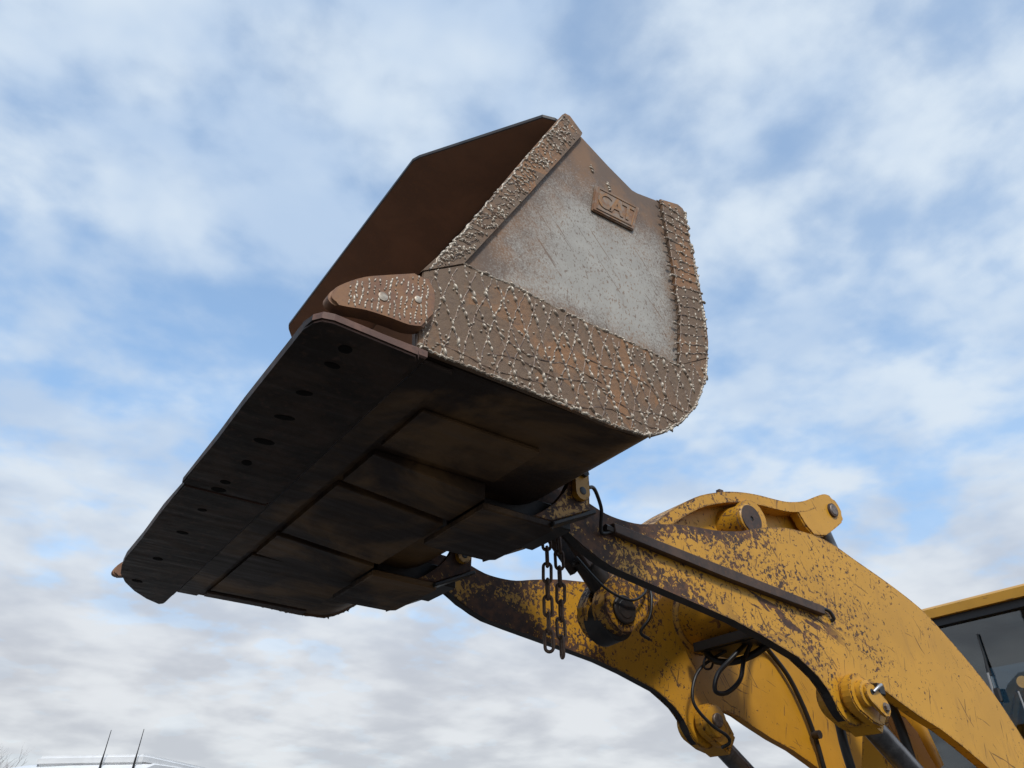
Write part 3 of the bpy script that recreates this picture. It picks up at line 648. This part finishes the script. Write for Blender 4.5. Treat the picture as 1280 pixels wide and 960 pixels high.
# ---- tilt link from the bellcrank to the bucket
lk = Vector((3.111, YC, 2.920)); lb = Vector((2.50, YC, 3.56)); dl = (lb - lk).normalized()
tl = bpy.data.meshes
bm = bmesh.new(); add_lathe(bm, [(0.05, 0.085), (0.16, 0.075), (0.36, 0.073), (0.40, 0.078)], lk, dl, 28)
link_o = link('tilt_link', mesh_of(bm, 'tilt_link'), 'black_steel', loader, 40)
lathe('link_eye', [(0, .115), (.008, .128), (.14, .134), (.146, .128), (.15, .115)], (3.03, YC - 0.062, 2.862), (0, 1, 0), 'black_steel', link_o, 40)
up_ = dl.cross(Vector((0, 1, 0)))
bm = bmesh.new()
for sy in (-1, 1):
    q = [lk + dl * t + up_ * w_ for t, w_ in ((.34, -.085), (.34, .085), (.92, .085), (.92, -.085))]
    add_prism(bm, [(p.x, p.z) for p in q], YC + sy * 0.065 - 0.028, YC + sy * 0.065 + 0.028, 'y', 0.006)
link('link_fork', mesh_of(bm, 'link_fork'), 'bare_steel', link_o)
lathe('grease_fitting', [(0, .018), (.02, .018), (.021, .012), (.045, .012)], lk + dl * 0.40 + Vector((-0.055, -0.02, -0.055)), (-.7, -.1, -.7), 'black_steel', link_o, 6, False)

# ---- lift cylinders: chromed rod, yellow clevis, pin keeper
rd = Vector((0.822, 0, -0.570))
for sgn, (a, b) in ((-1, YN), (1, YF)):
    yc = (a + b) / 2; pin = Vector((4.308, yc, 2.500)); end = pin + rd * 1.02
    rod = lathe('lift_cylinder', [(0.17, .060), (0.175, .066), (1.02, .066)], pin, rd, 'rod_chrome', loader, 36, label='lift cylinder with a bare chromed rod')
    lathe('barrel', [(0, .10), (.01, .115), (.11, .115), (.12, .10), (.7, .10), (.71, .09)], end, rd, 'plain_paint', rod, 36)
    nrm = Vector((0.570, 0, 0.822))
    def at(t, s_): q = pin + rd * t + nrm * s_; return (q.x, q.z)
    for e in (-1, 1):
        ycp = yc + e * 0.083
        cl = [at(-.115 * cos(radians(k)) * 1.0, .115 * sin(radians(k))) for k in range(-90, 91, 15)] + [at(.12, .095), at(.20, .062), at(.20, -.062), at(.12, -.095)]
        prism('clevis', cl, ycp - 0.034, ycp + 0.034, 'plain_paint', rod, 'y', 0.008, 2)
    cb = [at(.125, .085), at(.235, .068), at(.235, -.068), at(.125, -.085)]
    prism('clevis_base', cb, yc - 0.118, yc + 0.118, 'plain_paint', rod, 'y', 0.03, 3)
    # the pin and its keeper plate on the side towards the camera
    yk = yc - 0.118
    if sgn < 0:
        kp = [at(.0 - .052 * cos(radians(k)), .052 * sin(radians(k))) for k in range(-90, 91, 15)] + [at(.125 + .05 * cos(radians(k)), -.05 * sin(radians(k)) * -1) for k in range(90, -91, -15)]
        lathe('pin_collar', [(0, .062), (.004, .072), (.036, .075)], (pin.x, yk - 0.036, pin.z), (0, 1, 0), 'plain_paint', rod, 36)
        prism('pin_keeper', kp, yk - 0.056, yk - 0.037, 'plain_paint', rod, 'y', 0.004, 2)
        q = pin + rd * 0.125
        lathe('bolt', [(0, .018), (.002, .022), (.018, .022)], (q.x, yk - 0.074, q.z), (0, 1, 0), 'pin_steel', rod, 6, False)
        lathe('washer', [(0, .028), (.003, .028)], (q.x, yk - 0.0595, q.z), (0, 1, 0), 'pin_steel', rod, 20)
        q = pin + rd * 0.0 + nrm * 0.004
        lathe('grease_hole', [(0, .016), (.002, .016)], (q.x, yk - 0.0585, q.z), (0, 1, 0), 'rubber', rod, 16)
        tube('grease_fitting', [(q.x + .01, yk - 0.06, q.z), (q.x + .05, yk - 0.075, q.z + 0.03), (q.x + .085, yk - 0.07, q.z + 0.045)], 0.010, 'silver_steel', rod)
        box('bracket', (4.40, 4.46), (yk - 0.05, yk + 0.06), (2.50, 2.565), 'rubber', rod, 0.006)
    else:
        lathe('pin_collar', [(0, .085), (.004, .10), (.03, .105)], (pin.x, yk - 0.03, pin.z), (0, 1, 0), 'plain_paint', rod, 36)
        lathe('cylinder_pin', [(0, .040), (.005, .046), (.02, .046)], (pin.x, yk - 0.05, pin.z), (0, 1, 0), 'pin_steel', rod, 28)

# ---- tilt cylinder on the centre line
tp0 = Vector((5.33, YC, 4.06)); tp1 = Vector((6.15, YC, 2.0)); td = (tp1 - tp0).normalized()
tcyl = lathe('tilt_cylinder', [(0.06, .055), (0.50, .055)], tp0, td, 'rod_chrome', loader, 28)
lathe('rod_head', [(0, .08), (.005, .09), (.11, .09), (.115, .08)], (5.33, YC - .055, 4.06), (0, 1, 0), 'pin_steel', tcyl, 28)
lathe('barrel', [(0.45, .085), (0.46, .105), (1.9, .105)], tp0, td, 'plain_paint', tcyl, 32)

# ---- front frame and loader tower
ff = box('front_frame', (4.9, 7.2), (YC - 0.42, YC + 0.42), (0.75, 1.55), 'plain_paint', loader, 0.03)
prism('tower', [(5.05, 1.50), (5.10, 1.95), (5.16, 2.22), (5.21, 2.45), (5.30, 2.60), (5.45, 2.62), (5.55, 2.60), (5.63, 2.47), (5.69, 2.35), (5.74, 2.20), (5.95, 1.95), (6.0, 1.50)], YC - 0.21, YC - 0.02, 'plain_paint', ff, 'y', 0.05, 4, smooth=50)
for s_ in (-1, 1):
    lathe('arm_pivot', [(0, .12), (.01, .13), (.26, .13), (.27, .12)], (6.32, YC + s_ * 0.52 - 0.135, 1.98), (0, 1, 0), 'plain_paint', ff, 32)
    prism('tower_plate', [(5.9, 1.45), (6.1, 2.05), (6.3, 2.16), (6.5, 2.05), (6.75, 1.45)], YC + s_ * 0.40 - 0.03, YC + s_ * 0.40 + 0.03, 'plain_paint', ff)

# ---- hoses along the arms and the valve block
def hose(pts, r, par=loader, m='rubber'): return tube('hydraulic_hose', pts, r, m, par, 10, n=8)
hose([(4.30, YC + 0.25, 2.92), (4.236, YC + 0.40, 2.85), (4.137, YC + 0.42, 2.738), (4.105, YC + 0.42, 2.59), (4.218, YC + 0.40, 2.47), (4.32, YC + 0.36, 2.40), (4.345, YC + 0.37, 2.36), (4.30, YC + 0.40, 2.332)], 0.011)
hose([(4.32, YC + 0.05, 2.93), (4.286, YC + 0.1, 2.83), (4.215, YC + 0.1, 2.695), (4.07, YC + 0.1, 2.60), (3.965, YC + 0.1, 2.60), (4.005, YC + 0.1, 2.70), (4.13, YC + 0.1, 2.80), (4.28, YC + 0.05, 2.93)], 0.015)
hose([(4.24, YC + 0.34, 2.93), (4.19, YC + 0.36, 2.86), (4.20, YC + 0.37, 2.815), (4.25, YC + 0.36, 2.82), (4.27, YC + 0.34, 2.88)], 0.008)
hose([(4.22, YC + 0.36, 2.92), (4.24, YC + 0.30, 2.855), (4.30, YC + 0.2, 2.84), (4.36, YC + 0.08, 2.87), (4.42, YC - 0.02, 2.93)], 0.024)
yi = YC + 0.50
hose([(4.60, yi - 0.35, 3.02), (4.85, yi - 0.10, 3.13), (5.082, yi, 3.091), (5.27, yi, 2.921), (5.394, yi, 2.704), (5.468, yi, 2.487), (5.50, yi, 2.30), (5.55, yi, 2.1)], 0.018)
lathe('hose_clamp', [(0, .03), (.06, .03)], (5.46, yi - 0.05, 2.52), (0, 1, 0), 'black_steel', arms[1], 12)
hose([(4.40, YC - 0.35, 2.62), (4.50, YC - 0.35, 2.50), (4.525, YC - 0.35, 2.40), (4.529, YC - 0.35, 2.292), (4.551, YC - 0.35, 2.164), (4.62, YC - 0.34, 1.95), (4.9, YC - 0.3, 1.5)], 0.028)
hose([(4.88, YC - 0.35, 2.60), (5.03, YC - 0.35, 2.595), (5.14, YC - 0.35, 2.56), (5.19, YC - 0.35, 2.44), (5.226, YC - 0.35, 2.232), (5.26, YC - 0.35, 2.0), (5.3, YC - 0.35, 1.5)], 0.03)
lathe('hose_fitting', [(0, .04), (.03, .045), (.06, .035), (.10, .04)], (4.86, YC - 0.35, 2.60), (1, 0, 0), 'rubber', loader, 12)
# thin lube lines on the bellcrank's lower end
hose([(2.72, YC - 0.09, 3.15), (2.86, YC - 0.16, 2.98), (3.02, YC - 0.19, 2.93), (3.14, YC - 0.18, 2.99), (3.19, YC - 0.16, 3.06)], 0.008)
hose([(3.22, YC - 0.14, 3.08), (3.20, YC - 0.18, 2.98), (3.17, YC - 0.18, 2.86), (3.10, YC - 0.17, 2.77), (3.16, YC - 0.17, 2.74)], 0.009)

# ---- cab
cab = box('cab', (7.45, 9.0), (YC - 0.78, YC + 0.78), (1.55, 2.15), 'cab_paint', loader, 0.03)
box('floor_mat', (7.46, 8.98), (YC - 0.70, YC + 0.70), (2.152, 2.18), 'interior_dark', cab, 0.004)
prism('seat', [(8.1, 2.3), (8.05, 2.62), (8.45, 2.64), (8.55, 3.25), (8.68, 3.25), (8.62, 2.3)], YC - 0.26, YC + 0.26, 'interior_dark', cab, 'y', 0.04, 3)
prism('steering_column', [(7.60, 2.2), (7.72, 2.75), (7.78, 2.75), (7.72, 2.2)], YC - 0.06, YC + 0.06, 'interior_dark', cab)
box('rear_window', (8.985, 8.993), (YC - 0.71, YC + 0.71), (2.3, 3.58), 'tinted_glass', cab, 0)
box('head_liner', (7.46, 8.98), (YC - 0.71, YC + 0.71), (3.50, 3.583), 'interior_dark', cab, 0.004)
roof_pts = [(7.255, 3.645), (7.255, 3.725), (7.30, 3.755), (7.6, 3.785), (9.05, 3.785), (9.12, 3.74), (9.12, 3.645)]
bm = bmesh.new(); add_prism(bm, roof_pts, YC - 0.92, YC + 0.90, 'y', 0.03, 3); link('roof', mesh_of(bm, 'roof'), 'cab_paint', cab, 40)
box('roof_seal', (7.30, 9.08), (YC - 0.86, YC + 0.86), (3.575, 3.644), 'dark_trim', cab, 0.01)
bm = bmesh.new(); add_prism(bm, [(7.36, 3.59), (7.44, 2.15), (7.448, 2.15), (7.368, 3.59)], YC - 0.72, YC + 0.72, 'y'); link('windscreen', mesh_of(bm, 'windscreen'), 'tinted_glass', cab)
for s_ in (-1, 1):
    prism('pillar', [(7.37, 3.59), (7.45, 2.14), (7.53, 2.14), (7.45, 3.59)], YC + s_ * 0.75 - 0.028, YC + s_ * 0.75 + 0.028, 'dark_trim', cab)
    box('pillar', (8.9, 9.0), (YC + s_ * 0.75 - 0.03, YC + s_ * 0.75 + 0.03), (2.14, 3.59), 'dark_trim', cab)
    box('side_window', (7.54, 8.89), (YC + s_ * 0.76 - 0.004, YC + s_ * 0.76 + 0.004), (2.16, 3.58), 'tinted_glass', cab, 0)
yw = YC
tube('wiper', [(7.352, 3.332, 3.45), (7.357, 3.335, 3.25), (7.362, 3.342, 3.10)], [0.008] * 2 + [0.02], 'rubber', cab, n=1)
tube('wiper_arm', [(7.34, 3.340, 3.12), (7.345, 3.345, 2.98), (7.36, 3.36, 2.80)], 0.010, 'silver_steel', cab, n=1)
lathe('warm_reflection', [(0, .03), (.005, .05), (.05, .045)], (7.60, 3.20, 3.055), (1, 0, 0), 'amber_glow', cab, 24)  # added glowing disc, stands in for a warm reflection on the glass
box('mirror', (7.33, 7.36), (3.29, 3.34), (2.88, 2.99), 'rubber', cab, 0.01)
tube('hand_rail', [(7.40, 3.17, 2.95), (7.41, 3.16, 2.6), (7.42, 3.15, 2.2)], 0.008, 'silver_steel', cab, n=1)
# engine hood, rear frame and wheels
hood = prism('engine_hood', [(9.05, 1.4), (9.05, 2.55), (11.0, 2.45), (11.35, 2.2), (11.4, 1.4)], YC - 0.75, YC + 0.75, 'cab_paint', loader, 'y', 0.06, 3)
box('rear_frame', (7.2, 11.2), (YC - 0.45, YC + 0.45), (0.8, 1.54), 'dark_trim', loader, 0.03)
def wheel_meshes():
    bm = bmesh.new(); add_lathe(bm, [(-.30, .48), (-.32, .60), (-.30, .76), (-.22, .80), (.22, .80), (.30, .76), (.32, .60), (.30, .48)], (0, 0, 0), (0, 1, 0), 48, False)
    for k in range(22):
        a = 2 * pi * k / 22
        for sy in (-1, 1):
            c = []
            for da, yy in ((0, sy * .02), (.10, sy * .02), (.22, sy * .31), (.12, sy * .31)):
                for rr in (.79, .835): c.append(bm.verts.new(((rr) * cos(a + da), yy, rr * sin(a + da))))
            for q in ((0, 2, 4, 6), (1, 3, 5, 7), (0, 1, 3, 2), (2, 3, 5, 4), (4, 5, 7, 6), (6, 7, 1, 0)): bm.faces.new([c[i] for i in q])
    t = mesh_of(bm, 'tyre')
    bm = bmesh.new(); add_lathe(bm, [(-.28, .48), (-.28, .44), (-.10, .40), (-.08, .12), (-.14, .10), (.14, .10), (.08, .12), (.10, .40), (.28, .44), (.28, .48)], (0, 0, 0), (0, 1, 0), 32)
    return t, mesh_of(bm, 'rim')
tm, rm = wheel_meshes(); tm.materials.append(M['rubber']); rm.materials.append(M['cab_paint'])
for x in (6.1, 9.6):
    for s_ in (-1, 1):
        e = bpy.data.objects.new('tyre', tm); COL.objects.link(e); e.parent = loader; e.location = Vector((x, YC + s_ * 1.08, .815)) - origin(loader)
        q = bpy.data.objects.new('rim', rm); COL.objects.link(q); q.parent = e
box('axle', (5.95, 6.25), (YC - 1.0, YC + 1.0), (0.65, 0.95), 'dark_trim', loader, 0.03)
box('axle', (9.45, 9.75), (YC - 1.0, YC + 1.0), (0.65, 0.95), 'dark_trim', loader, 0.03)

# ------------------------------------------------------------------ two chains hanging from the bucket
def link_mesh():
    bm = bmesh.new(); pts = []; r, L = 0.020, 0.031
    for k in range(9): a = pi * k / 8; pts.append((r * cos(a), 0, L + r * sin(a)))
    for k in range(9): a = pi + pi * k / 8; pts.append((r * cos(a), 0, -L + r * sin(a)))
    add_tube(bm, pts, 0.0085, 8, True); me = mesh_of(bm, 'chain_link'); me.materials.append(M['chain_steel'])
    for p in me.polygons: p.use_smooth = True
    return me
lm = link_mesh()
def chain(label, x, y, z0, z1, turn):
    e = thing('hanging_chain', label, 'chain', (x, y, z1), 'chains hanging under the bucket hinge')
    n = max(2, round((z0 - z1 - 0.104) / 0.084) + 1); p = (z0 - z1 - 0.104) / (n - 1)
    for i in range(n):
        c = bpy.data.objects.new('chain_link', lm); COL.objects.link(c); c.parent = e
        c.location = (random.uniform(-.002, .002), random.uniform(-.002, .002), 0.052 + i * p); c.rotation_euler = (random.uniform(-.05, .05), random.uniform(-.05, .05), turn + (pi / 2 if i % 2 else 0) + random.uniform(-.15, .15))
chain('shorter rusty chain, the left of two hanging under the bucket hinge', 2.32, 3.02, 3.13, 2.517, radians(-35))
chain('longer rusty chain, the right of two hanging under the bucket hinge', 2.40, 3.02, 3.22, 2.500, radians(62))

# ------------------------------------------------------------------ white van behind, only its roof reaches the picture
van = thing('white_van', 'white van with two roof aerials and a rear spoiler, low at the left edge', 'van', (1.98, 11.45, 0))
va = radians(43.8); vr = Matrix.Rotation(va, 4, 'Z')
def vtx(bm):
    for v in bm.verts: v.co = vr @ v.co
def vpart(name, bm, m, smooth=40):
    vtx(bm); o = link(name, mesh_of(bm, name), m, None, smooth); o.parent = van; return o
def hull(sec):   # sections along local y: list of (y, halfwidth at sill, halfwidth at roof, z roof)
    bm = bmesh.new(); rings = []
    for y, hw, hr, zr, zs in sec:
        pr_ = [(-hw, zs), (-hw - .03, 0.9), (-hw, 1.3), (-hr - .02, zr - .28), (-hr + .06, zr - .09), (-hr + .26, zr - .02), (0, zr), (hr - .26, zr - .02), (hr - .06, zr - .09), (hr + .02, zr - .28), (hw, 1.3), (hw + .03, .9), (hw, zs)]
        rings.append([bm.verts.new((a, y, b)) for a, b in pr_])
    for A, B in zip(rings, rings[1:]):
        for k in range(len(A) - 1): bm.faces.new((A[k], A[k + 1], B[k + 1], B[k]))
    bm.faces.new(rings[0]); bm.faces.new(rings[-1][::-1]); return bm
vpart('body', hull([(-.95, .90, .80, 2.70, .35), (-.90, .94, .83, 2.73, .32), (.0, .95, .84, 2.735, .3), (.7, .95, .84, 2.715, .3), (1.6, .95, .83, 2.63, .3), (2.3, .94, .80, 2.45, .3), (3.2, .92, .72, 1.75, .32), (4.1, .88, .7, 1.28, .35)]), 'white_paint', 50)
bm = bmesh.new(); add_prism(bm, [(-.60, -.93), (.60, -.93), (.72, -.90), (.74, .45), (.60, .55), (-.60, .55), (-.74, .45), (-.72, -.90)], 2.66, 2.775, 'z', 0.03, 3)
vpart('roof_spoiler', bm, 'white_paint')
bm = bmesh.new(); add_prism(bm, [(-.66, 1.5), (.66, 1.5), (.60, 2.25), (-.60, 2.25)], -.975, -.955, 'y', 0.01); vpart('rear_window', bm, 'tinted_glass')
for s_ in (-1, 1):
    bm = bmesh.new(); add_box(bm, (s_ * .90 - .06, s_ * .90 + .06), (-.985, -.90), (1.0, 1.5), .01); vpart('tail_lamp', bm, 'tail_red')
    bm = bmesh.new(); add_prism(bm, [(.4, 1.45), (2.5, 1.4), (1.9, 2.2), (.4, 2.2)], s_ * .935 - .015, s_ * .935 + .015, 'x', 0); vpart('side_window', bm, 'tinted_glass')
    for y in (-.1, 3.2):
        bm = bmesh.new(); add_lathe(bm, [(0, .20), (.01, .33), (.2, .33), (.21, .20)], (s_ * .95 - .105, y, .33), (1, 0, 0), 32); vpart('wheel', bm, 'rubber')
bm = bmesh.new(); add_box(bm, (-.9, .9), (-1.05, -.90), (.35, .62), .03); vpart('bumper', bm, 'dark_trim')
for x, y in ((-0.80, -.44), (-0.80, -.86)):
    bm = bmesh.new(); add_tube(bm, [(x, y, 2.58), (x, y - .003, 2.70), (x, y - .008, 2.78), (x, y - .02, 3.02)], [.014, .011, .006, .0035], 8); vpart('aerial', bm, 'rubber')

# ------------------------------------------------------------------ bare tree far off at the left edge
def bare_tree(loc, h, label, seed):
    rn = random.Random(seed); e = thing('bare_tree', label, 'tree', loc)
    trunk = bmesh.new(); crown = bmesh.new()
    def grow(p, d, L, r, lv):
        n = 4; pts = [p]; q = p
        for i in range(n):
            d = (d + Vector((rn.uniform(-.18, .18), rn.uniform(-.18, .18), rn.uniform(-.02, .12)))).normalized(); q = q + d * L / n; pts.append(q)
        add_tube(trunk if lv < 2 else crown, pts, [r * (1 - .55 * i / n) for i in range(n + 1)], 6 if lv < 2 else 4)
        if lv < 5:
            for i in range(3 if lv else 6):
                k = rn.uniform(.35, 1) * n; a = pts[min(n, int(k) + 1)]; an = rn.uniform(0, 2 * pi); sp = rn.uniform(.35, .8)
                nd = (d + Vector((cos(an) * sp, sin(an) * sp, rn.uniform(0, .3)))).normalized()
                grow(a, nd, L * rn.uniform(.5, .72), r * .45, lv + 1)
    grow(Vector((0, 0, 0)), Vector((0, 0, 1)), h * .42, h * .02, 0)
    for nm, b in (('trunk', trunk), ('crown', crown)):
        o = link(nm, mesh_of(b, nm), 'bark', None, True); o.parent = e
bare_tree((2.2, 34.0, 0), 5.5, 'bare leafless tree far off at the lower left edge', 5)
